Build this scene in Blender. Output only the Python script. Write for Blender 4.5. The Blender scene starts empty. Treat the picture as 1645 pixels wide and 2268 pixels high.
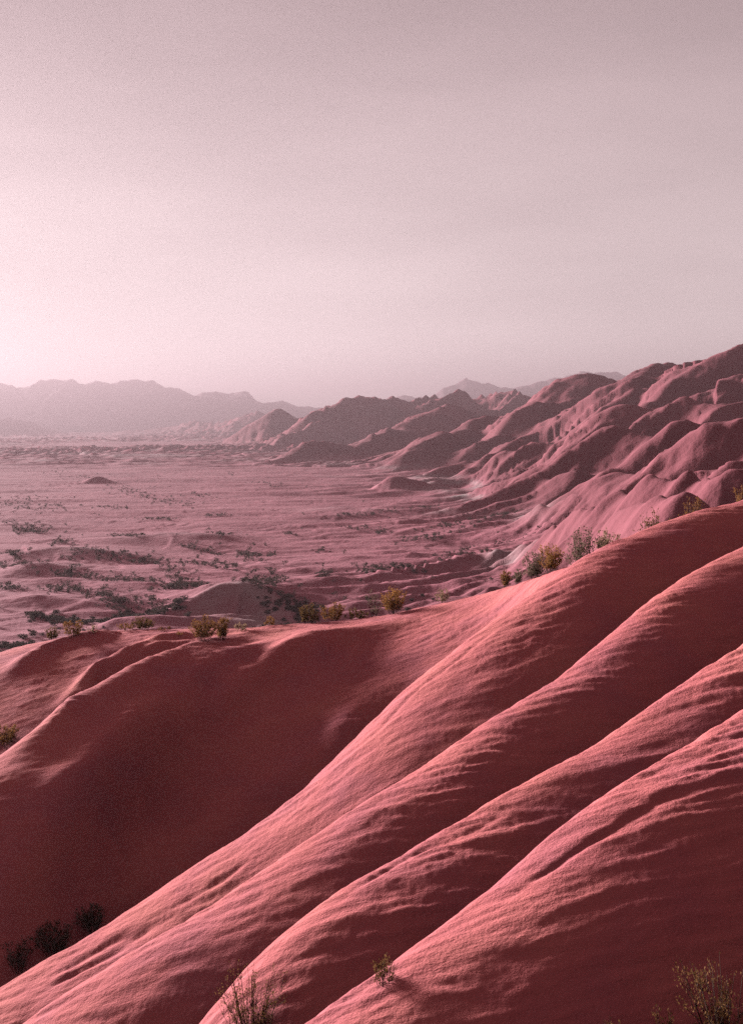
import bpy, math, random
import numpy as np

# ------------------------------------------------------------------ camera, light, exposure
scene = bpy.context.scene
C = scene.collection
R = math.radians
CZ = 36.0                       # eye height above the valley floor
PW, PH, F, HOR = 1645.0, 2268.0, 2400.0, 945.0   # picture size used for reading ridge lines, focal length in the same pixels, horizon row

cam = bpy.data.cameras.new('camera')
cam.sensor_fit = 'VERTICAL'; cam.sensor_height = 36.0; cam.sensor_width = 36.0
cam.lens = 36.0 * F / PH
cam.shift_y = -(PH / 2 - HOR) / PH
cam.clip_start = 0.1; cam.clip_end = 60000
camo = bpy.data.objects.new('camera', cam); C.objects.link(camo)
camo.location = (0, 0, CZ); camo.rotation_euler = (R(90), 0, 0)
scene.camera = camo

SUN_AZ, SUN_EL = 46.0, 7.5       # degrees left of the view direction, above the horizon
sun_to = np.array([-math.sin(R(SUN_AZ)) * math.cos(R(SUN_EL)), math.cos(R(SUN_AZ)) * math.cos(R(SUN_EL)), math.sin(R(SUN_EL))])
from mathutils import Vector
sl = bpy.data.lights.new('sun', 'SUN'); sl.energy = 3.9; sl.angle = R(12.0)   # sun low in thick dusty air; sl.color = (1.0, 0.53, 0.34)
so = bpy.data.objects.new('sun', sl); C.objects.link(so)
so.rotation_euler = Vector(-sun_to).to_track_quat('-Z', 'Y').to_euler(); so.location = (0, 0, 300)

world = bpy.data.worlds.new('World'); scene.world = world; world.use_nodes = True
wt = world.node_tree; wt.nodes.clear()
def wn(t, **k):
    n = wt.nodes.new(t)
    for a, b in k.items(): setattr(n, a, b)
    return n
sky = wn('ShaderNodeTexSky', sky_type='NISHITA', sun_disc=False, sun_elevation=R(SUN_EL), sun_rotation=R(-SUN_AZ),
         air_density=1.0, dust_density=0.6, ozone_density=1.0, altitude=300)
bw = wn('ShaderNodeRGBToBW'); gam = wn('ShaderNodeGamma'); gam.inputs['Gamma'].default_value = 0.22   # pink dusk air: evens out the clear-sky contrast
tint = wn('ShaderNodeMix', data_type='RGBA', blend_type='MULTIPLY'); tint.inputs[0].default_value = 1.0
tint.inputs[7].default_value = (2.30, 1.74, 1.80, 1)
bg = wn('ShaderNodeBackground'); bg.inputs['Strength'].default_value = 0.05
wo = wn('ShaderNodeOutputWorld')
L = wt.links.new
L(sky.outputs[0], bw.inputs[0]); L(bw.outputs[0], gam.inputs[0])
geo = wn('ShaderNodeNewGeometry'); sep = wn('ShaderNodeSeparateXYZ'); L(geo.outputs['Incoming'], sep.inputs[0])
dim = wn('ShaderNodeMath', operation='MULTIPLY'); L(sep.outputs['Z'], dim.inputs[0]); dim.inputs[1].default_value = 1.75    # dusk: the sky darkens steadily towards the zenith
ex = wn('ShaderNodeMath', operation='EXPONENT'); L(dim.outputs[0], ex.inputs[0])
mulv = wn('ShaderNodeMath', operation='MULTIPLY'); L(gam.outputs[0], mulv.inputs[0]); L(ex.outputs[0], mulv.inputs[1])
mp = wn('ShaderNodeMapping'); mp.inputs['Rotation'].default_value = (0.25, 0.3, 0); mp.inputs['Scale'].default_value = (2.2, 2.2, 9.0); L(geo.outputs['Incoming'], mp.inputs[0])
cl = wn('ShaderNodeTexNoise'); cl.inputs['Scale'].default_value = 1.6; cl.inputs['Detail'].default_value = 5; L(mp.outputs[0], cl.inputs['Vector'])    # faint high cloud streaks
mr = wn('ShaderNodeMapRange'); mr.inputs[1].default_value = .3; mr.inputs[2].default_value = .7; mr.inputs[3].default_value = .92; mr.inputs[4].default_value = 1.08; L(cl.outputs['Fac'], mr.inputs[0])
mul2 = wn('ShaderNodeMath', operation='MULTIPLY'); L(mulv.outputs[0], mul2.inputs[0]); L(mr.outputs[0], mul2.inputs[1])
L(mul2.outputs[0], tint.inputs[6])
warm = wn('ShaderNodeMix', data_type='RGBA', blend_type='MIX'); L(ex.outputs[0], warm.inputs[0])       # creamier low down, pinker higher up
warm.inputs[6].default_value = (2.32, 1.38, 1.56, 1); warm.inputs[7].default_value = (2.42, 2.16, 2.13, 1); L(warm.outputs[2], tint.inputs[7])
L(tint.outputs[2], bg.inputs['Color']); L(bg.outputs[0], wo.inputs['Surface'])

vs = scene.view_settings
vs.view_transform = 'Standard'; vs.look = 'None'; vs.gamma = 1.0; vs.use_curve_mapping = False
vs.exposure = 2.7
scene.render.engine = 'CYCLES'
cy = scene.cycles
cy.use_denoising = False
cy.max_bounces = 6; cy.diffuse_bounces = 0; cy.volume_bounces = 1; cy.transparent_max_bounces = 8
cy.volume_step_rate = 4.0

# ------------------------------------------------------------------ small helpers
rng = np.random.default_rng(7)
def perlin(x, y, seed=0):
    x = np.asarray(x, float); y = np.asarray(y, float)
    xi = np.floor(x).astype(np.int64); yi = np.floor(y).astype(np.int64)
    xf = x - xi; yf = y - yi
    u = xf * xf * xf * (xf * (xf * 6 - 15) + 10); v = yf * yf * yf * (yf * (yf * 6 - 15) + 10)
    def g(ix, iy, dx, dy):
        h = (ix * 374761393 + iy * 668265263 + seed * 974634777) & 0xFFFFFFFF
        h = ((h ^ (h >> 13)) * 1274126177) & 0xFFFFFFFF
        a = ((h ^ (h >> 16)) & 0xFFFF) * (2 * math.pi / 65536.0)
        return np.cos(a) * dx + np.sin(a) * dy
    n00 = g(xi, yi, xf, yf); n10 = g(xi + 1, yi, xf - 1, yf)
    n01 = g(xi, yi + 1, xf, yf - 1); n11 = g(xi + 1, yi + 1, xf - 1, yf - 1)
    a = n00 + u * (n10 - n00); b = n01 + u * (n11 - n01)
    return 1.4 * (a + v * (b - a))
def fbm(x, y, o=4, seed=0, gain=0.5):
    s = 0.0; a = 1.0; f = 1.0
    for i in range(o):
        s = s + a * perlin(x * f + 17.3 * i, y * f - 9.1 * i, seed + i); a *= gain; f *= 2.03
    return s
def ray(px, py, d):              # point at depth d on the line of sight through a spot of the photograph
    return ((px - PW / 2) / F * d, d, CZ - (py - HOR) / F * d)
def smooth_curve(pts, n=400, sig=6):
    p = np.array(pts, float); p = p[np.argsort(p[:, 0])]
    xs = np.linspace(p[0, 0], p[-1, 0], n)
    out = []
    for k in (1, 2):
        v = np.interp(xs, p[:, 0], p[:, k])
        kx = np.exp(-0.5 * (np.arange(-3 * sig, 3 * sig + 1) / sig) ** 2); kx /= kx.sum()
        # odd padding keeps the end slopes
        m = 3 * sig
        vp = np.concatenate([2 * v[0] - v[m:0:-1], v, 2 * v[-1] - v[-2:-m - 2:-1]])
        out.append(np.convolve(vp, kx, 'valid'))
    return xs, out[0], out[1]
def seg_dist(x, y, P):           # distance to a plan polyline, z there, length along it
    best = np.full(x.shape, 1e18); bz = np.zeros(x.shape); bs = np.zeros(x.shape); acc = 0.0
    for i in range(len(P) - 1):
        ax, ay = P[i, 0], P[i, 1]; bx, by = P[i + 1, 0] - ax, P[i + 1, 1] - ay
        l2 = bx * bx + by * by + 1e-9
        t = np.clip(((x - ax) * bx + (y - ay) * by) / l2, 0, 1)
        dd = (x - ax - t * bx) ** 2 + (y - ay - t * by) ** 2
        m = dd < best
        best = np.where(m, dd, best); bz = np.where(m, P[i, 2] + t * (P[i + 1, 2] - P[i, 2]), bz)
        L_ = math.sqrt(l2); bs = np.where(m, acc + t * L_, bs); acc += L_
    return np.sqrt(best), bz, bs, acc
def catmull(P, n=4):
    P = np.array(P, float)
    if len(P) < 3: return P
    Q = np.vstack([2 * P[0] - P[1], P, 2 * P[-1] - P[-2]]); out = []
    for i in range(1, len(Q) - 2):
        for k in range(n):
            t = k / n; a, b, c, d = Q[i - 1], Q[i], Q[i + 1], Q[i + 2]
            out.append(0.5 * (2 * b + (c - a) * t + (2 * a - 5 * b + 4 * c - d) * t * t + (3 * b - a - 3 * c + d) * t ** 3))
    out.append(Q[-2]); return np.array(out)

# ------------------------------------------------------------------ the near hillside: five spurs running down to the left
# each: points read as (column, row, depth in metres), then front slope, front rounding, back slope, back rounding
SPURS = []
def spur(pts, sf, wf, sb, wb, left=(), right=()):
    P = [ray(*p) for p in pts] + list(left) + list(right)
    xs, ys, zs = smooth_curve(P)
    SPURS.append((xs, ys, zs, sf, wf, sb, wb))
# the crest under the sky line of the hill, on the far left
spur([(a, b, c * 1.13) for a, b, c in [(1255,1252,31.0),(1130,1302,36),(1000,1334,37),(850,1364,38),(700,1380,38.6),(600,1393,39),(520,1397,39.5),(430,1394,40),(300,1395,41),(180,1404,41.5),(80,1420,42),(0,1437,42)]],
     0.60, 5.0, 0.50, 1.6, left=[(-27, 47, CZ-15)], right=[(9, 38, CZ-4.4), (16, 42, CZ-3.6), (30, 47, CZ-1.0)])
# shaded spur with a bright edge on the left
spur([(a, b, c * 1.13) for a, b, c in [(500,1404,38),(400,1426,36.5),(330,1443,35.3),(260,1481,34),(200,1521,33),(140,1571,32),(80,1621,31.3),(0,1666,30.6)]],
     0.63, 1.7, 0.75, 0.5, left=[(-16, 34, CZ-13.4), (-26, 33, CZ-21)], right=[(-2.5, 45, CZ-8.7), (30, 58, CZ-20)])
# long spur whose crest edges the shaded slope
spur([(1645,1105,36),(1550,1127,35.2),(1450,1162,34),(1350,1198,32.8),(1255,1246,31.6),(1181,1317,30.8),(1081,1375,30.0),(969,1469,29.3),(857,1550,28.7),(800,1618,28.4),(640,1778,27.6),(400,1938,26.8),(180,2088,26.2),(0,2178,25.8)],
     0.86, 2.7, 0.95, 0.35, left=[(-12, 25, CZ-15.2), (-24, 23, CZ-22)], right=[(16, 37.5, CZ-1.6), (30, 40, CZ+2)])
spur([(1645,1206,29.5),(1500,1282,28),(1400,1351,26.8),(1323,1427,25.8),(1273,1472,25.2),(1173,1542,24.3),(1073,1597,23.5),(949,1682,22.8),(824,1762,22),(701,1843,21.4),(551,1948,20.8),(426,2028,20.4),(300,2103,20),(200,2163,19.8),(100,2224,19.6),(65,2259,19.5)],
     0.90, 2.1, 1.0, 0.28, left=[(-10, 18.6, CZ-13.0), (-24, 16, CZ-21)], right=[(14, 31, CZ-1.8), (30, 34, CZ+3)])
spur([(1645,1424,21.2),(1572,1467,20.8),(1498,1522,20.4),(1423,1572,20),(1313,1647,19.4),(1223,1702,18.9),(1123,1752,18.5),(1023,1802,18.1),(924,1862,17.7),(824,1925,17.3),(726,1983,17),(651,2028,16.7),(551,2108,16.4),(516,2153,16.2),(476,2208,16.05),(446,2264,15.9)],
     0.90, 1.7, 1.05, 0.22, left=[(-3.4, 15.5, CZ-9.9), (-8, 14, CZ-12.5), (-24, 11, CZ-20)], right=[(12, 23, CZ-2.2), (30, 27, CZ+4)])
spur([(1645,1570,16.2),(1548,1627,15.8),(1448,1692,15.4),(1348,1752,15),(1248,1812,14.6),(1198,1847,14.35),(1163,1881,14.15),(1123,1931,13.95),(1093,1971,13.8),(1063,2001,13.65),(998,2041,13.4),(924,2091,13.1),(874,2139,12.9),(844,2158,12.75),(788,2184,12.6),(724,2229,12.4),(663,2263,12.2)],
     0.98, 3.0, 1.05, 0.2, left=[(-3, 11.3, CZ-8.0), (-8, 9.5, CZ-11), (-24, 6, CZ-19)], right=[(10, 18, CZ-2.6), (30, 22, CZ+5)])
# unseen spur under the camera, raised to keep sky light off the lower-right slope
spur([], 0.5, 2.0, 0.72, 1.6, left=[(-26, -8, CZ-14), (-6, -3, CZ-5.6), (0, -2, CZ-2.5)], right=[(6, -1, CZ+0.8), (30, 4, CZ+11)])

def flank(d, s, w): return s * (d - w * (1 - np.exp(-d / w)))
def near_base(x, y):
    hs = []
    for xs, ys, zs, sf, wf, sb, wb in SPURS:
        yc = np.interp(x, xs, ys); zc = np.interp(x, xs, zs)
        d = y - yc
        hs.append(zc - np.where(d < 0, flank(np.abs(d), sf, wf), flank(np.abs(d), sb, wb)))
    hs = np.array(hs); m = hs.max(0); k = 4.0
    return m + np.log(np.exp(k * (hs - m)).sum(0)) / k - 0.05

# ------------------------------------------------------------------ valley, badland hills
def Pz(pts): return np.array([ray(*p) for p in pts])
def z2(x, y): return (823.8 + .4992 * x, 726.4 + .4992 * y)      # two enlargements the ridge lines were read from
def z1(x, y): return (.5008 * x, 752.9 + .5008 * y)
HILLS = []                        # polyline, slope, rill strength
def hill(conv, pts, d0, d1, s=0.5, rill=1.0, ext=None):
    n = len(pts); q = []
    for i, p in enumerate(pts):
        c = conv(*p[:2]); d = p[2] if len(p) > 2 else d0 + (d1 - d0) * i / max(1, n - 1)
        q.append(ray(c[0], c[1], d))
    P = np.array(q)
    if ext: P = np.vstack([np.array(P[0]) + np.array(ext), P])
    P[:, :] = [ (lambda s_: (q_[0] * s_, q_[1] * s_, CZ + (q_[2] - CZ) * s_))(1 + max(0, q_[1] - 800) / 1500) for q_ in P ]   # the farthest ridges lie deeper in the haze
    HILLS.append((catmull(P, 3), s, rill))
# right-hand hills, nearest first; each line runs from its high end down to the valley
hill(z2, [(1645,680),(1450,675),(1270,681),(1150,716),(1060,761),(960,830),(860,880),(800,915),(700,975),(600,1012),(530,1045)], 165, 268, .95, 1.0, ext=(40,10,3))
hill(z2, [(1400,690),(1300,738),(1250,773),(1150,842),(1050,892),(990,930)], 132, 172, 1.1, .9)
hill(z2, [(1645,548),(1580,560),(1530,592),(1480,640),(1440,672)], 200, 195, .7, .8, ext=(25,6,1))
hill(z2, [(1645,415),(1560,450),(1480,487),(1380,540),(1280,575),(1180,610),(1100,635),(1020,672),(950,716),(900,747),(800,790),(740,806)], 285, 350, .6, .8, ext=(60,-5,10))
hill(z2, [(1645,398),(1520,412),(1400,418),(1340,432),(1270,482),(1200,524),(1130,592),(1080,640)], 380, 370, .65, .9, ext=(80,0,8))
hill(z2, [(1270,466),(1180,470),(1120,462),(1020,450),(960,492),(900,560),(830,602),(740,640),(640,662),(560,712),(480,742),(400,765)], 430, 520, .6, 1.3)
hill(z2, [(1645,350),(1540,345),(1430,347),(1380,337),(1300,346),(1200,361),(1100,372),(1020,402),(950,452),(880,482),(790,512),(700,542),(580,582),(500,625)], 540, 640, .55, 1.3, ext=(100,0,8))
hill(z2, [(1645,208),(1560,246),(1500,290),(1420,308),(1300,342),(1200,370)], 640, 650, .6, 1.2, ext=(100,0,20))
hill(z2, [(1645,84),(1580,101),(1500,131),(1445,178),(1400,230),(1340,285),(1250,342)], 780, 720, .55, 1.2, ext=(160,20,18))
hill(z2, [(1440,186),(1410,187),(1340,176),(1290,171),(1240,181),(1190,212),(1150,260),(1080,330),(1000,390)], 900, 760, .55, 1.2)
hill(z2, [(1130,242),(1060,240),(1000,225),(940,214),(890,236),(820,290),(760,332),(700,372),(620,422),(560,462),(480,512)], 1000, 850, .5, 1.2)
hill(z2, [(1000,302),(900,298),(800,301),(700,301),(620,306),(560,312),(420,328),(300,328),(200,345),(100,346),(0,346)], 1350, 1500, .45, .8)
hill(z2, [(430,325),(375,290),(300,325)], 1340, 1340, .6, .6)
hill(z2, [(330,345),(230,395),(160,430),(80,470),(0,505)], 1150, 1000, .45, 1.0)
hill(z2, [(520,400),(400,438),(330,470),(250,530),(170,570)], 950, 850, .4, 1.1)
hill(z2, [(640,520),(560,560),(520,570),(470,600),(400,630)], 720, 680, .45, .9)
hill(z2, [(400,590),(310,618),(260,650),(200,680)], 720, 700, .45, .8)
hill(z2, [(260,690),(200,672),(130,668),(60,690),(0,715)], 600, 610, .35, .8)
hill(z2, [(900,640),(840,660),(760,690),(700,720)], 420, 440, .5, .6)
hill(z1, [(1500,345),(1380,352),(1300,330),(1215,305),(1140,350),(1060,395),(980,450)], 1500, 1500, .45, 1.1)
hill(z1, [(1900,268),(1750,272),(1640,268),(1560,262),(1500,285),(1440,325),(1370,375),(1290,425),(1200,470)], 1400, 1250, .45, 1.2)
hill(z1, [(1500,470),(1440,462),(1350,458),(1280,490),(1200,530),(1100,560)], 1000, 950, .4, 1.1)
hill(z1, [(1150,318),(1060,345),(1000,372),(930,372),(870,370),(800,375),(740,385),(640,398),(540,405),(470,430)], 2100, 2400, .4, .7)
hill(z1, [(-200,330),(-60,345),(70,350),(110,375),(170,400),(240,398),(300,420),(420,432)], 2300, 2600, .4, .7)
hill(z1, [(1000,440),(860,445),(740,455),(640,465),(500,468),(380,455),(200,460),(0,470)], 1900, 2000, .22, .6)
hill(z1, [(780,470),(740,452),(690,468)], 1500, 1500, .35, .5)
hill(z1, [(1050,525),(980,540),(900,555),(860,570)], 1010, 960, .3, .5)
hill(z1, [(700,585),(560,520),(450,500),(300,480),(100,490),(-100,470)], 1250, 1500, .16, .5)
hill(z1, [(960,520),(900,512),(760,515),(640,495),(520,520),(400,545)], 1250, 1200, .2, .5)
hill(z1, [(560,640),(460,612),(380,630),(200,640),(0,690),(-150,680)], 720, 640, .16, .4)
hill(z1, [(330,560),(150,570),(0,540),(-150,530)], 1000, 950, .18, .5)
# the pale mound just below the near hill, and low swells on the valley floor
hill(lambda a, b: (a, b), [(370,1348,205),(440,1318,210),(520,1288,214),(585,1312,212),(650,1352,206)], 0, 0, .15, .9)
hill(lambda a, b: (a, b), [(640,1395,190),(520,1360,196),(400,1360,196),(250,1368,196)], 0, 0, .2, .3)
for pts in ([(0,1232,300),(60,1225,300),(130,1218,304),(230,1222,300),(330,1240,292)], [(0,1262,272),(70,1252,270),(160,1262,268),(260,1268,264)],
            [(60,1290,250),(140,1285,252),(200,1292,248),(330,1302,240)], [(20,1335,222),(110,1326,224),(190,1340,220)], [(180,1340,222),(270,1330,224),(380,1338,220)],
            [(300,1190,345),(400,1178,350),(480,1186,344)], [(720,1130,460),(850,1140,440),(1000,1150,420)], [(700,1290,245),(850,1300,240),(1000,1280,250)],
            [(760,1240,288),(900,1236,292),(1040,1228,300)], [(880,1200,340),(1000,1190,350),(1120,1180,350)], [(860,1165,390),(1000,1160,396),(1150,1148,400)]):
    hill(lambda a, b: (a, b), [(a, b - 3, c) for a, b, c in pts], 0, 0, .06, .15)

def steps(x, y):                  # height of a terraced wash surface, and how near each spot is to a terrace edge
    t = 2.6 * fbm(x / 95 + .4 * perlin(x / 25, y / 18, 44), y / 62, 4, 41, .45) + y / 130.0
    f = t - np.floor(t)
    return np.floor(t) + np.clip(f / .22, 0, 1) ** 2 * (3 - 2 * np.clip(f / .22, 0, 1)) - t, np.exp(-((f - .1) / .1) ** 2)
def valley(x, y):
    st = steps(x, y)[0] * np.clip((y - 120) / 60, 0, 1) * np.clip((2200 - y) / 1200, 0, 1)
    return 0.32 * st + valley0(x, y)
def valley0(x, y):
    return 1.1 * fbm(x / 120, y / 60, 3, 31) + 0.22 * fbm(x / 24, y / 20, 4, 35) + np.clip((y - 900) / 2500, 0, 1) * (4 * fbm(x / 400, y / 260, 4, 37))
def mid(x, y, want=False):
    v = valley(x, y); h = v.copy(); low = np.zeros(x.shape); away = np.full(x.shape, 9.0)
    k = 1.0 / (0.4 + 0.0035 * np.abs(y))
    wx = x + 0.02 * y * perlin(x / (8 + .04 * y), y / (8 + .04 * y), 3); wy = y + 0.02 * y * perlin(x / (8 + .04 * y), y / (8 + .04 * y), 4)
    for n, (P, s, rill) in enumerate(HILLS):
        top = P[:, 2].max(); reach = max(12.0, 3.0 * top / s)
        m = (x > P[:, 0].min() - reach) & (x < P[:, 0].max() + reach) & (y > P[:, 1].min() - reach) & (y < P[:, 1].max() + reach)
        if not m.any(): continue
        X, Y = wx[m] * .5 + x[m] * .5, wy[m] * .5 + y[m] * .5
        d, z, a, La = seg_dist(X, Y, P)
        hh = np.maximum(z, 0.3); W = 0.48 * hh / s
        u = d / W
        side = perlin(a / (0.8 * W + 2.0) + 0.15 * u, 0.25 * u + n * 7.7, 50 + n); fine = perlin(a / (0.22 * W + 1.8), 0.3 * u + n * 3.1, 90 + n)
        bell = np.minimum(u * 1.6, 1.0) * np.exp(-0.5 * u * u)
        u2 = np.maximum(u * (1 + rill * (0.20 * side + 0.17 * np.abs(fine) - .08) * np.clip(u * 1.2, 0, 1)), 0)
        ap = 0.22 + 0.18 * np.clip((Y - 250) / 400, 0, 1)
        uw = d / (1.7 * hh + 1e-3)
        prof = hh * ((1 - ap) * np.exp(-u2 ** 1.5) + ap * np.exp(-uw ** 2)) * np.clip(1.4 - 1.4 * d / reach, 0, 1)
        prof = prof + 0.018 * rill * hh * bell * fbm(X / (0.12 * W + 2), Y / (0.12 * W + 2), 3, 120 + n)
        hv = v[m] + prof; low[m] = np.maximum(low[m], hh * 0.5 * np.exp(-(d / (2.6 * hh + 12)) ** 2))
        kk = k[m]
        h0 = h[m]; mx = np.maximum(h0, hv)
        h[m] = mx + np.log1p(np.exp(-kk * np.abs(h0 - hv))) / kk * np.minimum(prof * kk * .4, 1)
    # small eroded spurs between the big ones, running down towards the valley on the left
    q = np.clip((y - 260) / 250, 0, 1)
    far = np.clip((y - 850) / 700, 0, 1) * np.clip((6300 - y) / 1000, 0, 1)
    A = np.minimum(0.8 * low, 10) * q + 14.0 * far * (1 + y / 3500) * np.clip(fbm(x / 700, y / 500, 2, 61) + .4, 0, 1)
    a_, b_ = x * .93 + y * .37, -x * .37 + y * .93
    w1 = 0.35 * perlin(a_ / 90, b_ / 60, 62)
    r1 = 1 - np.abs(perlin(a_ / 95 + w1, b_ / 38 + w1, 63)); r2 = 1 - np.abs(perlin(a_ / 36 + w1, b_ / 16, 64)); r3 = 1 - np.abs(perlin(a_ / 15, b_ / 9, 65))
    h = h + A * (0.9 * r1 ** 1.6 + 0.25 * r2 ** 1.4 + 0.07 * r3 ** 1.3 - 0.72)
    An = np.minimum(0.5 * low, 5.0) * np.clip((y - 120) / 60, 0, 1) * np.clip((520 - y) / 200, 0, 1)
    n1 = 1 - np.abs(perlin(a_ / 40, b_ / 17, 66)); n2 = 1 - np.abs(perlin(a_ / 17, b_ / 7, 67)); n3 = 1 - np.abs(perlin(a_ / 7, b_ / 3.2, 68))
    h = h + An * (0.8 * n1 ** 1.5 + 0.3 * n2 ** 1.4 + 0.08 * n3 - 0.75)
    return h

def hit(px, py, fn, d0=5.0, d1=120.0, n=2400):
    d = np.geomspace(d0, d1, n); x = (px - PW / 2) / F * d; z = CZ - (py - HOR) / F * d
    h = fn(x, d); i = np.argmax(h > z)
    if not (h > z).any(): i = int(np.argmin(z - h))
    return x[i], d[i], h[i]

# ribs and rills on the near hillside: seen lines, width, height
RIBS = []
def rib(pts, w, a):
    P = np.array([hit(px, py, near_base) for px, py in pts]); RIBS.append((catmull(P, 4), w, a))
rib([(930,1368),(780,1412),(680,1440),(580,1500),(470,1590),(380,1660),(290,1720),(170,1825),(60,1930),(-60,2030)], .85, .62)
rib([(880,1500),(800,1575),(720,1680),(600,1760),(480,1835),(330,1935),(180,2030)], .9, .36)
rib([(700,1400),(600,1440),(500,1480),(400,1560),(300,1640),(180,1740),(0,1880)], .8, .50)
rib([(430,1402),(330,1432),(230,1490),(170,1535),(120,1580)], .5, .34)
rib([(500,1408),(400,1430),(330,1447),(260,1486),(200,1526),(140,1577),(80,1628),(20,1670)], .45, .30)
rib([(270,1403),(190,1416),(110,1440),(60,1470),(0,1510)], .55, .36)
rib([(1110,1382),(1000,1470),(940,1515),(880,1572),(820,1645)], .08, -.04)              # rills
rib([(1590,1710),(1450,1785),(1300,1870),(1180,1950),(1090,2010)], .08, -.04)
rib([(1140,1780),(1030,1842),(930,1880),(820,1950),(740,2005)], .08, -.04)
rib([(400,2020),(330,2055),(250,2110),(150,2165),(60,2215)], .13, -.07)
rib([(330,2062),(260,2080),(190,2120),(100,2170)], .1, -.06)
rib([(560,1900),(470,1965),(380,2010)], .1, -.06)

def near(x, y):
    h = near_base(x, y)
    for P, w, a in RIBS:
        r = 3.5 * w
        m = (x > P[:, 0].min() - r) & (x < P[:, 0].max() + r) & (y > P[:, 1].min() - r) & (y < P[:, 1].max() + r)
        if not m.any(): continue
        d, z, s, La = seg_dist(x[m], y[m], P)
        w2 = w * (0.75 + 0.5 * (perlin(s / 1.5, s * 0 + w, 5) + .5))
        h[m] += a * np.exp(-(d / w2) ** 2) * np.clip(np.minimum(s, La - s) / (La * .22), 0, 1)
    # wind and water ripples: long along the slope, short across it
    an = -0.06 + 0.26 * np.clip((17 - y) / 6, 0, 1); ca, sa = np.cos(an), np.sin(an)
    wx = x + 0.25 * perlin(x / 1.7, y / 1.7, 11); wy = y + 0.09 * perlin(x / 1.3, y / 1.3, 12)
    u = wx * ca + wy * sa; v = -wx * sa + wy * ca
    h = h + 0.06 * fbm(u / 5.0, v / 1.7, 2, 20)
    act = 0.55 + 0.9 * np.clip(perlin(x / 3.5, y / 2.5, 13) + .4, 0, 1)
    h = h + act * (0.017 * perlin(u / 2.4, v / 0.50, 21) + 0.034 * perlin(u / 0.9, v / 0.20, 22) + 0.014 * perlin(u / .34, v / 0.10, 23) + 0.006 * perlin(x / .09, y / .09, 24))
    return h
def ground(x, y):
    x = np.atleast_1d(np.asarray(x, float)); y = np.atleast_1d(np.asarray(y, float))
    return np.maximum(near(x, y), mid(x, y))

# ------------------------------------------------------------------ materials
def mat(name):
    m = bpy.data.materials.new(name); m.use_nodes = True
    nt = m.node_tree; nt.nodes.clear()
    b = nt.nodes.new('ShaderNodeBsdfPrincipled'); o = nt.nodes.new('ShaderNodeOutputMaterial')
    nt.links.new(b.outputs[0], o.inputs[0])
    b.inputs['Roughness'].default_value = 0.95; b.inputs['Specular IOR Level'].default_value = 0.08
    return m, nt, b
def noise(nt, vec, scale, detail=4, rough=.55, sc3=None, rot=0):
    n = nt.nodes.new('ShaderNodeTexNoise'); n.inputs['Scale'].default_value = scale
    n.inputs['Detail'].default_value = detail; n.inputs['Roughness'].default_value = rough
    if sc3:
        mp = nt.nodes.new('ShaderNodeMapping'); mp.inputs['Scale'].default_value = sc3; mp.inputs['Rotation'].default_value = (0, 0, rot)
        nt.links.new(vec, mp.inputs[0]); nt.links.new(mp.outputs[0], n.inputs['Vector'])
    else: nt.links.new(vec, n.inputs['Vector'])
    return n.outputs['Fac']
def ramp(nt, fac, stops):
    r = nt.nodes.new('ShaderNodeValToRGB'); nt.links.new(fac, r.inputs[0])
    e = r.color_ramp.elements
    while len(e) < len(stops): e.new(0.5)
    for i, (p, c) in enumerate(stops): e[i].position = p; e[i].color = (*c, 1)
    return r.outputs[0]
def mix(nt, fac, a, b, mode='MIX'):
    m = nt.nodes.new('ShaderNodeMix'); m.data_type = 'RGBA'; m.blend_type = mode
    if isinstance(fac, float): m.inputs[0].default_value = fac
    else: nt.links.new(fac, m.inputs[0])
    for s, v in ((6, a), (7, b)):
        if isinstance(v, tuple): m.inputs[s].default_value = (*v, 1)
        else: nt.links.new(v, m.inputs[s])
    return m.outputs[2]
def bump(nt, b, h, dist, strength=1.0, prev=None):
    n = nt.nodes.new('ShaderNodeBump'); n.inputs['Distance'].default_value = dist; n.inputs['Strength'].default_value = strength
    nt.links.new(h, n.inputs['Height'])
    if prev: nt.links.new(prev, n.inputs['Normal'])
    nt.links.new(n.outputs[0], b.inputs['Normal']); return n.outputs[0]
def obj_co(nt): return nt.nodes.new('ShaderNodeTexCoord').outputs['Object']

soil, nt, b = mat('red_clay'); co = obj_co(nt)
c = ramp(nt, noise(nt, co, .45, 5), [(.28, (.46, .125, .148)), (.5, (.54, .140, .143)), (.74, (.60, .172, .155))])
c = mix(nt, noise(nt, co, 9, 4), mix(nt, .88, (.2, .05, .05), c), c)
nt.links.new(c, b.inputs['Base Color'])
n1 = bump(nt, b, noise(nt, co, 1, 5, .6, (1.5, 5.5, 4), .08), .08, .6)
bump(nt, b, noise(nt, co, 26, 4, .65), .02, .8, n1)

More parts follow.
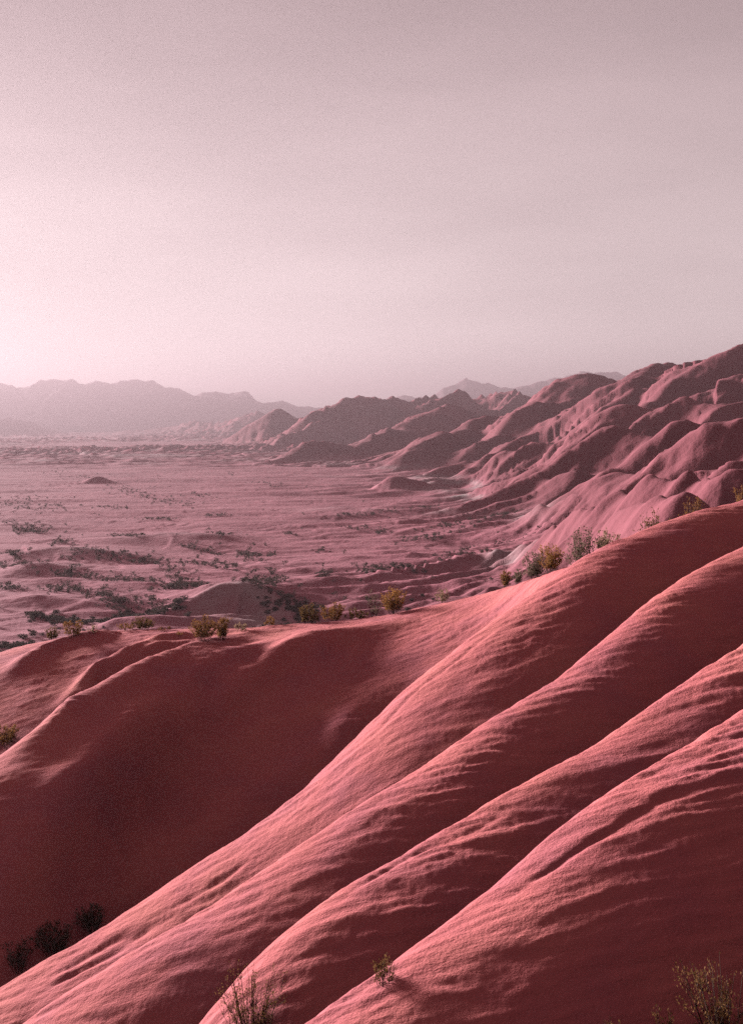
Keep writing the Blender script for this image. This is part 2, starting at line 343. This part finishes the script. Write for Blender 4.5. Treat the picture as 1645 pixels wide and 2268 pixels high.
def banded(name, lo, hi, pale, sc, dust=False):
    m, nt, b = mat(name); co = obj_co(nt)
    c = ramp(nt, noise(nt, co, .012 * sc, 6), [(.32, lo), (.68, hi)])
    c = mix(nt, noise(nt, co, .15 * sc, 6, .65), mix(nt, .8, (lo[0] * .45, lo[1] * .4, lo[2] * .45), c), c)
    if dust:
        au = nt.nodes.new('ShaderNodeAttribute'); au.attribute_name = 'upland'
        dc = ramp(nt, noise(nt, co, .02, 6), [(.32, (.41, .124, .158)), (.68, (.51, .166, .204))])
        c = mix(nt, au.outputs['Fac'], mix(nt, noise(nt, co, .25, 5, .6), mix(nt, .75, (.16, .06, .07), dc), dc), c)
    at = nt.nodes.new('ShaderNodeAttribute'); at.attribute_name = 'pale'
    ml = nt.nodes.new('ShaderNodeMath'); ml.operation = 'MULTIPLY'; nt.links.new(at.outputs['Fac'], ml.inputs[0])
    nt.links.new(ramp(nt, noise(nt, co, .08 * sc, 5), [(.35, (.25,) * 3), (.6, (1,) * 3)]), ml.inputs[1])
    c = mix(nt, ml.outputs[0], c, pale)
    nt.links.new(c, b.inputs['Base Color'])
    bump(nt, b, noise(nt, co, .5 * sc, 6, .6), .5, .6)
    return m
hill_m = banded('badland_clay', (.23, .065, .080), (.32, .094, .112), (.42, .31, .31), 1, True)
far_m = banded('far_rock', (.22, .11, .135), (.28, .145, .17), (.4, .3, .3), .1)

# ------------------------------------------------------------------ ground meshes
def grid_mesh(name, X, Y, Z, m, keep=None, attr=None, attr2=None):
    nr, nc = X.shape
    co = np.stack([X, Y, Z], -1).reshape(-1, 3).astype(np.float32)
    i = np.arange(nr * nc).reshape(nr, nc)
    q = np.stack([i[:-1, :-1], i[:-1, 1:], i[1:, 1:], i[1:, :-1]], -1).reshape(-1, 4)
    if keep is not None:
        q = q[keep.reshape(-1)]; used = np.unique(q); rm = np.zeros(nr * nc, np.int64); rm[used] = np.arange(len(used))
        q = rm[q]; co = co[used]
        if attr is not None: attr = attr.reshape(-1)[used]
        if attr2 is not None: attr2 = attr2.reshape(-1)[used]
    me = bpy.data.meshes.new(name); me.vertices.add(len(co)); me.vertices.foreach_set('co', co.reshape(-1))
    me.loops.add(q.size); me.loops.foreach_set('vertex_index', q.reshape(-1).astype(np.int32))
    me.polygons.add(len(q)); me.polygons.foreach_set('loop_start', np.arange(0, q.size, 4, dtype=np.int32))
    me.polygons.foreach_set('use_smooth', np.ones(len(q), bool))
    if attr is not None:
        a = me.attributes.new('pale', 'FLOAT', 'POINT'); a.data.foreach_set('value', attr.reshape(-1).astype(np.float32))
    if attr2 is not None:
        a = me.attributes.new('upland', 'FLOAT', 'POINT'); a.data.foreach_set('value', attr2.reshape(-1).astype(np.float32))
    me.update(calc_edges=True); me.materials.append(m)
    o = bpy.data.objects.new(name, me); C.objects.link(o); return o

NX0, NX1, NY0, NY1 = -26.0, 22.0, -8.0, 60.0
xs = np.concatenate([np.linspace(NX0, -14, 110, endpoint=False), np.linspace(-14, -8, 120, endpoint=False), np.linspace(-8, 8, 560, endpoint=False), np.linspace(8, 14, 120, endpoint=False), np.linspace(14, NX1, 90)])
ys = np.concatenate([np.linspace(NY0, 8, 60, endpoint=False), np.geomspace(8, 49, 680, endpoint=False), np.linspace(49, NY1, 40)])
X, Y = np.meshgrid(xs, ys)
Z = near(X.ravel(), Y.ravel()).reshape(X.shape)
hs_o = grid_mesh('hillside', X, Y, Z, soil); hs_o['kind'] = 'structure'

ts = np.concatenate([np.linspace(-1.2, -.42, 90, endpoint=False), np.linspace(-.42, .42, 620, endpoint=False), np.linspace(.42, 1.2, 90)])
rows = np.concatenate([np.linspace(-120, 60, 50, endpoint=False), np.geomspace(60, 5900, 800)])
T, Y = np.meshgrid(ts, rows)
X = T * (np.maximum(Y, 0) + 75)
xf, yf = X.ravel(), Y.ravel()
hm = mid(xf, yf); hn = near_base(xf, yf)
hn = np.where(np.abs(xf) < 60, hn, -5) ; hn = np.where(yf < 140, hn, -5)
Z = np.maximum(hm, hn)
inside = (xf > NX0 + .5) & (xf < NX1 - .5) & (yf > NY0 + .5) & (yf < NY1 - .5)
Z = np.where(inside, Z - 1.5, Z)
v = valley(xf, yf); above = np.where(inside, 5, Z - v)
pale = np.exp(-((above - 3.0 - 1.2 * fbm(xf / 60, yf / 60, 3, 71)) / 1.2) ** 2) * np.clip((yf - 240) / 100, 0, 1) * np.clip(perlin(xf / 130, yf / 130, 72) * 1.6 + .45, 0, 1)
def patch(px, py, rx, ry, a=1.0):
    global pale
    d = (CZ - 3) * F / (py - HOR); x0 = (px - PW / 2) / F * d
    pale = np.maximum(pale, a * np.exp(-(((xf - x0) / (rx / F * d)) ** 2 + ((yf - d) / (ry)) ** 2)))
patch(1110, 1250, 45, 14); patch(1180, 1160, 40, 20, .9); patch(590, 1335, 80, 14, 1); patch(560, 1320, 60, 9, .8); patch(650, 1375, 40, 10, 1); patch(480, 1330, 60, 10, .6); patch(1120, 1268, 60, 8, .7)
Z = Z.reshape(X.shape)
pr = np.clip(pale.reshape(X.shape), 0, 1); ab = above.reshape(X.shape)
cell = (ab[:-1, :-1] + ab[1:, 1:]) / 2 > 4.0
up = np.clip((ab - 1.0 + 1.5 * fbm(X / 40, Y / 40, 3, 75)) / 9.0, 0, 1) ** .8
hl = grid_mesh('badland_hills', X, Y, Z, hill_m, keep=cell, attr=pr, attr2=up); hl['kind'] = 'structure'
vf = grid_mesh('valley_floor', X, Y, Z, hill_m, keep=~cell, attr=pr, attr2=up); vf['kind'] = 'structure'

g = np.linspace(-11000, 11000, 61); X, Y = np.meshgrid(g, g)
pl = grid_mesh('desert_plain', X, Y, np.full(X.shape, -6.0), hill_m, attr=np.zeros(X.shape)); pl['kind'] = 'structure'

# far mountain ranges
def mountains(sky_pts, depth, thick, seed):
    P = np.array([ray(px, py, depth) for px, py in sky_pts])
    x0, x1 = P[0, 0], P[-1, 0]
    xs = np.linspace(x0, x1, 420); ys = np.linspace(depth - thick, depth + thick, 110)
    X, Y = np.meshgrid(xs, ys)
    cr = np.interp(xs, P[:, 0], P[:, 2])
    cr = cr + 16 * fbm(xs / 170, xs * 0 + seed, 6, seed, .62)
    wob = 0.10 * thick * fbm(xs / 900, xs * 0 + 3.3, 3, seed + 5)
    u = np.abs(Y - depth - wob[None, :]) / thick
    u = np.clip(u * (1 + 0.5 * perlin(X / 330, Y / 900, seed + 1) + 0.25 * perlin(X / 120, Y / 500, seed + 2)), 0, 1)
    Z = -8 + (cr[None, :] + 8) * (1 - u) ** 1.25 + 35 * np.minimum(u * 6, 1) * (1 - u) * fbm(X / 260, Y / 260, 4, seed + 3)
    return grid_mesh('mountain_range', X, Y, np.where(u >= .995, -8, Z), far_m, attr=np.zeros(X.shape))
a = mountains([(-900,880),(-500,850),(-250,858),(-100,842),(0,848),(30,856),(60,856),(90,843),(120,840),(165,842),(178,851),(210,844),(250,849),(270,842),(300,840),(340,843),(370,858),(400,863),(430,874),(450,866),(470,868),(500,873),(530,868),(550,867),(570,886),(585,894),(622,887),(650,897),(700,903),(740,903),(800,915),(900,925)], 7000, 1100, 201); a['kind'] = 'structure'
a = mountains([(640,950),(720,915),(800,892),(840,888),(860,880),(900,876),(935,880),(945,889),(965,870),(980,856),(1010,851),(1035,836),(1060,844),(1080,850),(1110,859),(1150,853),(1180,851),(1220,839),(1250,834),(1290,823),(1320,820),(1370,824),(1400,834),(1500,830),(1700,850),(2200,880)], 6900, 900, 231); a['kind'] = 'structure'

# haze
bm = bpy.data.meshes.new('haze')
hx, hy0, hy1, hz0, hz1 = 10600, -10600, 10600, -9.0, 430.0
vv = [(x, y, z) for z in (hz0, hz1) for y in (hy0, hy1) for x in (-hx, hx)]
bm.from_pydata(vv, [], [(0, 2, 3, 1), (4, 5, 7, 6), (0, 1, 5, 4), (2, 6, 7, 3), (0, 4, 6, 2), (1, 3, 7, 5)])
hm_ = bpy.data.materials.new('haze'); hm_.use_nodes = True; nt = hm_.node_tree; nt.nodes.clear()
pv = nt.nodes.new('ShaderNodeVolumePrincipled'); oo = nt.nodes.new('ShaderNodeOutputMaterial'); nt.links.new(pv.outputs[0], oo.inputs['Volume'])
pv.inputs['Color'].default_value = (.262, .196, .210, 1); pv.inputs['Density'].default_value = 0.00022; pv.inputs['Anisotropy'].default_value = 0.42
bm.materials.append(hm_)
ho = bpy.data.objects.new('haze', bm); C.objects.link(ho); ho['kind'] = 'stuff'

# ------------------------------------------------------------------ vegetation
def plain(name, c, rough=.9, trans=0.0):
    m, nt, b = mat(name); co = obj_co(nt)
    nt.links.new(ramp(nt, noise(nt, co, 6, 3), [(.3, tuple(k * .65 for k in c)), (.7, tuple(min(1, k * 1.3) for k in c))]), b.inputs['Base Color'])
    b.inputs['Roughness'].default_value = rough
    if trans:
        t = nt.nodes.new('ShaderNodeBsdfTranslucent'); t.inputs[0].default_value = (*[min(1, k * 1.2) for k in c], 1)
        ms = nt.nodes.new('ShaderNodeMixShader'); ms.inputs[0].default_value = trans
        o = [n for n in nt.nodes if n.type == 'OUTPUT_MATERIAL'][0]
        nt.links.new(b.outputs[0], ms.inputs[1]); nt.links.new(t.outputs[0], ms.inputs[2]); nt.links.new(ms.outputs[0], o.inputs[0])
    return m
stem_m = plain('twig_bark', (.10, .055, .045))
LEAF = {'ochre': plain('ochre_leaf', (.27, .115, .042), trans=.25), 'olive': plain('olive_leaf', (.19, .10, .042), trans=.22),
        'yellow': plain('yellow_leaf', (.34, .145, .045), trans=.28), 'grey': plain('grey_leaf', (.19, .125, .085), trans=.25),
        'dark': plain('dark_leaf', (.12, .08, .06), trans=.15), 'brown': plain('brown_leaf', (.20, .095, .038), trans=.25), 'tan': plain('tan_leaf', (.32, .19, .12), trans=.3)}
scrub_m = plain('scrub_leaf', (.075, .049, .040), trans=.15)

def mesh_obj(name, v, f, m, parent=None):
    me = bpy.data.meshes.new(name); me.from_pydata(v, [], f); me.materials.append(m); me.update()
    o = bpy.data.objects.new(name, me); C.objects.link(o)
    if parent: o.parent = parent
    return o
def shrub(loc, h, r, kind, label, seed, n_stem=22, leaves=900, lean=(0, 0), leaf=1.0, bare=0.25, up=0.0):
    rd = random.Random(seed)
    root = bpy.data.objects.new('shrub', None); C.objects.link(root); root.location = loc; root.empty_display_size = .2
    root['label'] = label; root['category'] = 'shrub'; root['group'] = 'shrubs growing on the red hillside'
    sv, sf, lv, lf = [], [], [], []
    paths = []
    for i in range(n_stem):
        a = rd.uniform(0, 2 * math.pi); q = math.sqrt(rd.random()); hh = h * rd.uniform(.55, 1) * (1 - .28 * q * q * (1 - up))
        tip = Vector((math.cos(a) * q * r + lean[0] * h, math.sin(a) * q * r + lean[1] * h, hh))
        b0 = Vector((math.cos(a) * q * r * .25, math.sin(a) * q * r * .25, -.12))
        c1 = b0 + Vector(((tip.x - b0.x) * .75, (tip.y - b0.y) * .75, hh * .45)) + Vector((rd.gauss(0, .05), rd.gauss(0, .05), 0)) * h
        if up: c1 = b0.lerp(tip, .5) + Vector((rd.gauss(0, .03), rd.gauss(0, .03), 0)) * h
        P = [b0 * (1 - t) ** 2 + c1 * 2 * t * (1 - t) + tip * t * t for t in (0, .25, .5, .75, 1)]
        paths.append(P)
        tw = [P]
        for k in range(3):                                   # side twigs
            j = rd.choice((1, 2, 3)); s0 = P[j]; d = (P[j + 1] - P[j]).normalized()
            e = s0 + (d + Vector((rd.gauss(0, .5), rd.gauss(0, .5), rd.uniform(0, .4)))).normalized() * h * rd.uniform(.15, .32)
            Q = [s0, s0.lerp(e, .5) + Vector((0, 0, -.01 * h)), e]; tw.append(Q); paths.append(Q)
        for Q in tw:
            n0 = len(sv); rad = (.007 if Q is P else .004) * (.6 + h * .5)
            for k, p in enumerate(Q):
                rr = rad * (1 - .75 * k / (len(Q) - 1))
                for m_ in range(3):
                    an = m_ * 2.094; sv.append((p.x + math.cos(an) * rr, p.y + math.sin(an) * rr, p.z))
            for k in range(len(Q) - 1):
                for m_ in range(3):
                    a0 = n0 + k * 3 + m_; a1 = n0 + k * 3 + (m_ + 1) % 3; sf.append((a0, a1, a1 + 3, a0 + 3))
    for i in range(int(leaves * 1.5)):
        Q = rd.choice(paths); t = bare + (1 - bare) * rd.random() ** .8; x = t * (len(Q) - 1); j = min(int(x), len(Q) - 2)
        p = Q[j].lerp(Q[j + 1], x - j); d = (Q[j + 1] - Q[j]).normalized()
        if p.z < .12 * h: continue
        p = p + Vector((rd.gauss(0, 1), rd.gauss(0, 1), rd.gauss(0, .7))) * .018 * (.5 + h)
        d = (d * .9 + Vector((rd.gauss(0, .6), rd.gauss(0, .6), rd.uniform(-.1, .7)))).normalized()
        sd = d.cross(Vector((rd.gauss(0, 1), rd.gauss(0, 1), rd.gauss(0, 1)))).normalized()
        L_ = rd.uniform(.035, .08) * leaf; w = L_ * rd.uniform(.2, .32); n0 = len(lv)
        for k in (p, p + d * L_ * .5 + sd * w, p + d * L_, p + d * L_ * .5 - sd * w): lv.append(tuple(k))
        lf.append((n0, n0 + 1, n0 + 2, n0 + 3))
    mesh_obj('stems', sv, sf, stem_m, root)
    mesh_obj('foliage', lv, lf, LEAF[kind], root)
    return root

def spot(px, base, extra=0.0):
    """Where the foot of a shrub stands: on the near hill if the line of sight meets it, else just over the crest."""
    d = np.geomspace(6, 50, 3000); x = (px - PW / 2) / F * d; z = CZ - (base - HOR) / F * d
    g_ = near(x, d); hits = g_ > z
    if hits.any() and extra == 0: i = int(np.argmax(hits))
    else:
        i = int(np.argmax((g_ - CZ) / d)); i = int(np.argmin(np.abs(d - (d[i] + .25 + extra))))
    return d[i], Vector((x[i], d[i], g_[i]))
SHRUBS = [  # column, row of the top, row of the foot, width, kind, stems, leaves, options, label
 (115,1384,1416,36,'olive',16,700,{}, 'small rounded olive shrub on the hill edge, leftmost of the crest shrubs'),
 (162,1373,1410,50,'ochre',26,900,{'up':.6}, 'bristly upright ochre shrub left of the sparse pale tuft on the crest'),
 (208,1380,1404,34,'tan',9,140,{'up':.7,'bare':.4}, 'sparse pale tuft of dry stalks on the left part of the crest'),
 (280,1378,1396,44,'ochre',14,500,{}, 'low spreading ochre shrub touching the left side of a round olive shrub'),
 (318,1360,1394,54,'olive',24,1300,{}, 'round olive shrub with a flat low neighbour on its left, left crest'),
 (365,1384,1397,26,'ochre',8,200,{}, 'tiny ochre tuft between the round olive shrub and the tall crest pair'),
 (452,1359,1419,62,'ochre',34,1700,{'up':.35}, 'tall fan-shaped ochre shrub, the wider of a pair on the crest'),
 (494,1364,1417,38,'ochre',22,1100,{'up':.5}, 'narrow oval ochre shrub, the slimmer of a pair on the crest'),
 (530,1377,1399,36,'tan',12,330,{}, 'faint low tan shrub just right of the tall pair on the crest'),
 (397,1399,1409,18,'ochre',7,120,{}, 'tiny dry tuft on the slope just left of the tall pair'),
 (598,1360,1381,28,'ochre',12,380,{}, 'lone small ochre shrub in front of the pale mound'),
 (685,1334,1378,50,'olive',28,1500,{}, 'ball-shaped olive shrub at the left end of the central clump'),
 (735,1334,1370,62,'ochre',28,1300,{'up':.3}, 'wide ragged ochre shrub in the middle of the central clump'),
 (787,1346,1364,58,'olive',20,900,{}, 'low flat olive shrub filling the gap beside the bare brown shrub'),
 (828,1306,1356,40,'grey',20,230,{'up':.5,'bare':.5}, 'nearly leafless brown twiggy shrub beside the yellow plumed one'),
 (872,1296,1359,66,'yellow',34,1700,{'up':.55}, 'tall yellow shrub with upright plumes, brightest on the middle crest'),
 (980,1297,1324,36,'tan',14,420,{}, 'pale tan tuft alone on the crest between yellow and twin shrubs'),
 (1118,1257,1294,26,'ochre',14,600,{'up':.4}, 'left one of two thin twin shrubs leaning together on the rising crest'),
 (1146,1256,1286,26,'grey',14,420,{'up':.4}, 'right brownish one of two thin twin shrubs on the rising crest'),
 (1185,1208,1258,54,'grey',26,1200,{}, 'bushy grey brown shrub left of the yellow plumed shrub on the rising crest'),
 (1220,1200,1254,58,'yellow',26,1300,{'up':.6}, 'yellow shrub with separate feathery plumes on the rising crest'),
 (1295,1158,1226,74,'grey',34,1700,{'extra':1.2}, 'largest grey green shrub rising from behind the right crest'),
 (1345,1168,1206,74,'tan',26,1100,{'extra':.8}, 'wide low tan shrub beside the largest grey green shrub'),
 (1445,1112,1160,60,'olive',28,1300,{'extra':2.2}, 'hazy olive shrub half hidden behind the right crest'),
 (1535,1083,1128,48,'ochre',22,1000,{'extra':2.5}, 'small olive ochre shrub behind the crest near the upper right'),
 (1641,1056,1105,26,'ochre',14,600,{'extra':1.0}, 'rust coloured shrub cut off by the right edge of the picture'),
 (10,1596,1652,64,'ochre',26,1300,{'extra':0}, 'rusty shrub in the gully at the left edge behind the bright ridge'),
 (42,2072,2150,66,'dark',30,330,{'up':.5}, 'dark spiky shrub with bare stalks, lowest in the shaded gully'),
 (120,2045,2110,100,'dark',44,1100,{'up':.3}, 'broad very dark shrub in the middle of the shaded gully'),
 (205,2000,2062,80,'dark',36,900,{'up':.3}, 'dark shrub highest up in the shaded gully below the long ridge'),
 (560,2150,2300,165,'brown',48,900,{'up':.85,'bare':.3}, 'tall sparse stand of thin ochre stalks at the bottom of the picture'),
 (850,2110,2176,54,'brown',22,420,{}, 'small round dry shrub on the shadow edge of the lower ridge'),
 (1600,2112,2330,150,'brown',26,1000,{'up':.8,'lean':(-.12,0)}, 'large brown feathery shrub in the dark lower right corner'),
 (1480,2215,2330,60,'brown',8,260,{'up':.8,'lean':(-.12,0)}, 'short brown sprig left of the corner shrub, lower right'),
 (1365,2238,2335,50,'brown',6,200,{'up':.8,'lean':(-.12,0)}, 'thin brown sprig poking up at the bottom edge in the dark slope'),
]
for k, (px, top, base, wd, kind, ns, nl, opt, label) in enumerate(SHRUBS):
    opt = dict(opt); ex = opt.pop('extra', 0.0)
    d, p = spot(px, base, ex)
    h = (CZ - (top - HOR) / F * d) - p.z; h = min(max(h, .25), 2.6)
    shrub(p, h, wd / 2 / F * d, kind, label, 400 + k, ns, nl, leaf=1.0 if d > 18 else .5, **opt)

# scrub on the valley floor: clusters as they lie in washes and along terrace edges
rs = random.Random(11)
def ident(a, b): return a, b
def z3(x, y): return .5008 * x, 1107.3 + .5008 * y
CL = [(z3,[(300,225),(480,215),(600,230),(750,250)],75,5),(z3,[(0,255),(100,265),(190,280)],26,4),(z3,[(210,285),(330,290),(450,310),(600,320),(700,330)],66,6),
 (z3,[(760,270),(830,310),(800,350)],36,9),(z3,[(820,235),(920,240),(1000,255),(1030,270)],46,6),(z3,[(1060,200),(1190,195)],36,9),(z3,[(800,160),(880,175),(990,200)],26,4),
 (z3,[(0,345),(70,340),(170,345)],18,4),(z3,[(210,340),(340,345),(430,370),(500,400),(560,440),(640,460)],95,7),(z3,[(590,400),(660,420),(720,460)],36,9),
 (z3,[(690,360),(830,350),(940,365)],42,6),(z3,[(1100,300),(1250,315),(1180,350),(1090,370)],50,10),(z3,[(150,450),(260,460),(370,475)],44,7),
 (z3,[(400,465),(540,465),(700,460),(800,450)],44,4),(z3,[(1080,395),(1180,430),(1290,465),(1400,450)],55,9),(z3,[(1200,410),(1380,420)],34,11),
 (z3,[(0,590),(100,590),(60,620)],36,12),(z3,[(1410,290),(1470,330)],14,6),(z3,[(1570,265),(1645,300)],16,6),(z3,[(490,130),(640,135)],18,3),
 (z3,[(230,150),(300,160)],16,5),(z3,[(80,90),(200,110)],30,6),(z3,[(0,210),(100,215)],22,5),(z3,[(950,135),(1010,130)],15,4),(z3,[(1400,175),(1460,175)],8,3),(z3,[(1250,118),(1300,120)],8,2),
 (z3,[(650,57),(790,57)],10,2),(z3,[(1480,50),(1645,45)],22,2),(z3,[(1520,100),(1645,105)],14,3),
 (z2,[(0,810),(100,800),(300,780)],34,3),(z2,[(120,915),(300,905),(500,865),(640,840),(740,800)],110,3),(z2,[(0,875),(70,880)],12,2),(z2,[(0,1050),(200,1055)],46,5),
 (z2,[(230,1040),(400,1035),(520,1025)],52,4),(z2,[(230,1000),(480,960),(560,945),(720,945)],40,2.5),(z2,[(180,880),(330,870),(420,860)],22,2),
 (z1,[(480,620),(560,650),(700,680),(850,700)],80,6),(z1,[(50,790),(170,820)],34,6),(z1,[(0,700),(300,720)],70,10),(z1,[(1100,610),(1250,635)],26,3),(z1,[(280,600),(500,600)],20,5),
 (z1,[(840,665),(930,668)],12,2),(z1,[(420,715),(570,725)],18,3),(z1,[(560,765),(780,765)],14,2),(z1,[(900,750),(1000,752)],14,2),(z1,[(240,570),(420,590)],16,4),(z1,[(1000,570),(1040,585)],8,2)]
pts = []
for conv, line, n, sp in CL:
    L2 = [conv(*p) for p in line]
    for _ in range(int(n * 1.35)):
        i = rs.randrange(len(L2) - 1) if len(L2) > 1 else 0; t = rs.random()
        pts.append((L2[i][0] + t * (L2[i + 1][0] - L2[i][0]) + rs.gauss(0, sp * 2.0), L2[i][1] + t * (L2[i + 1][1] - L2[i][1]) + rs.gauss(0, sp * .85)))
for _ in range(420): pts.append((rs.uniform(-40, 1200), rs.uniform(1030, 1400)))
P = np.array(pts); dd = 33.5 * F / np.maximum(P[:, 1] - HOR, 30); X = (P[:, 0] - PW / 2) / F * dd; Y = dd
wild = np.arange(len(P)) >= len(P) - 420
keep = ~wild | (rng.random(len(P)) < steps(X, Y)[1] * .8 + .25)
extra = []                                                    # terrace edges carry scrub too
ex_x = rng.uniform(-420, 180, 9000); ex_y = rng.uniform(200, 1100, 9000)
ok = (rng.random(9000) < steps(ex_x, ex_y)[1] * .035 * (perlin(ex_x / 60, ex_y / 60, 77) > .0)) & (np.abs(ex_x) < ex_y * .40)
X = np.concatenate([X[keep], ex_x[ok]]); Y = np.concatenate([Y[keep], ex_y[ok]])
Zb = mid(X, Y); rise = Zb - valley(X, Y); good = rise < 5.5
# spots the near hill hides are left out
sx = np.array([-200,0,80,180,300,430,520,600,700,850,1000,1130,1255,1350,1450,1700]); sy = np.array([1445,1437,1420,1404,1395,1395,1398,1394,1381,1365,1335,1303,1248,1198,1162,1095])
ppx = X / Y * F + PW / 2; ppy = HOR + (CZ - Zb - 1.2) / Y * F
good &= (ppy < np.interp(ppx, sx, sy) + 3) & (ppx > -15) & (ppx < PW)
X, Y, Zb = X[good], Y[good], Zb[good]
o_ = np.argsort(Y); X, Y, Zb = X[o_], Y[o_], Zb[o_]
def bush_geo(seed, n):
    rd = random.Random(seed); v, f = [], []
    lumps = [(rd.gauss(0, .32), rd.gauss(0, .32), rd.uniform(.25, .6), rd.uniform(.28, .45)) for _ in range(5)]
    for i in range(n):
        cx, cy_, cz, r = rd.choice(lumps)
        d = Vector((rd.gauss(0, 1), rd.gauss(0, 1), rd.gauss(0, 1))).normalized() * r * rd.random() ** .35
        c = Vector((cx + d.x, cy_ + d.y, max(.02, cz + d.z * .95)))
        a = Vector((rd.gauss(0, 1), rd.gauss(0, 1), rd.gauss(0, 1))).normalized() * .15
        b_ = Vector((rd.gauss(0, 1), rd.gauss(0, 1), rd.gauss(0, 1) + .5)).normalized() * .15
        n0 = len(v); v += [tuple(c + a), tuple(c - a + b_ * .3), tuple(c + b_ * 1.4)]; f.append((n0, n0 + 1, n0 + 2))
    return v, f
protos = []
for k in range(6):
    v_, f_ = bush_geo(900 + k, 130); me = bpy.data.meshes.new('scrub_bush'); me.from_pydata(v_, [], f_); me.materials.append(scrub_m); me.update(); protos.append(me)
N = min(300, len(X))
for i in range(N):
    o = bpy.data.objects.new('scrub_bush', protos[i % 6]); C.objects.link(o)
    s = rs.uniform(.5, 1.15); o.location = (X[i], Y[i], Zb[i] - .08); o.scale = (s * rs.uniform(.9, 1.3), s * rs.uniform(.9, 1.3), s * rs.uniform(.8, 1.15)); o.rotation_euler = (0, 0, rs.uniform(0, 6.28))
    o['label'] = 'small dark brown green bush dotted over the pale pink valley floor'; o['category'] = 'bush'; o['group'] = 'scrub bushes scattered over the valley floor'
vv_, ff_ = [], []
small = [bush_geo(950 + k, 44) for k in range(5)]
for i in range(N, len(X)):
    v_, f_ = small[i % 5]; n0 = len(vv_); s = rs.uniform(.6, 1.4); a = rs.uniform(0, 6.28); ca_, sa_ = math.cos(a) * s, math.sin(a) * s
    vv_ += [(X[i] + x * ca_ - y * sa_, Y[i] + x * sa_ + y * ca_, Zb[i] - .05 + z * s) for x, y, z in v_]; ff_ += [(a0 + n0, b0 + n0, c0 + n0) for a0, b0, c0 in f_]
o = mesh_obj('distant_scrub', vv_, ff_, scrub_m); o['kind'] = 'stuff'; o['label'] = 'far scrub bushes scattered thinly across the pink valley'
print('scrub', len(X))
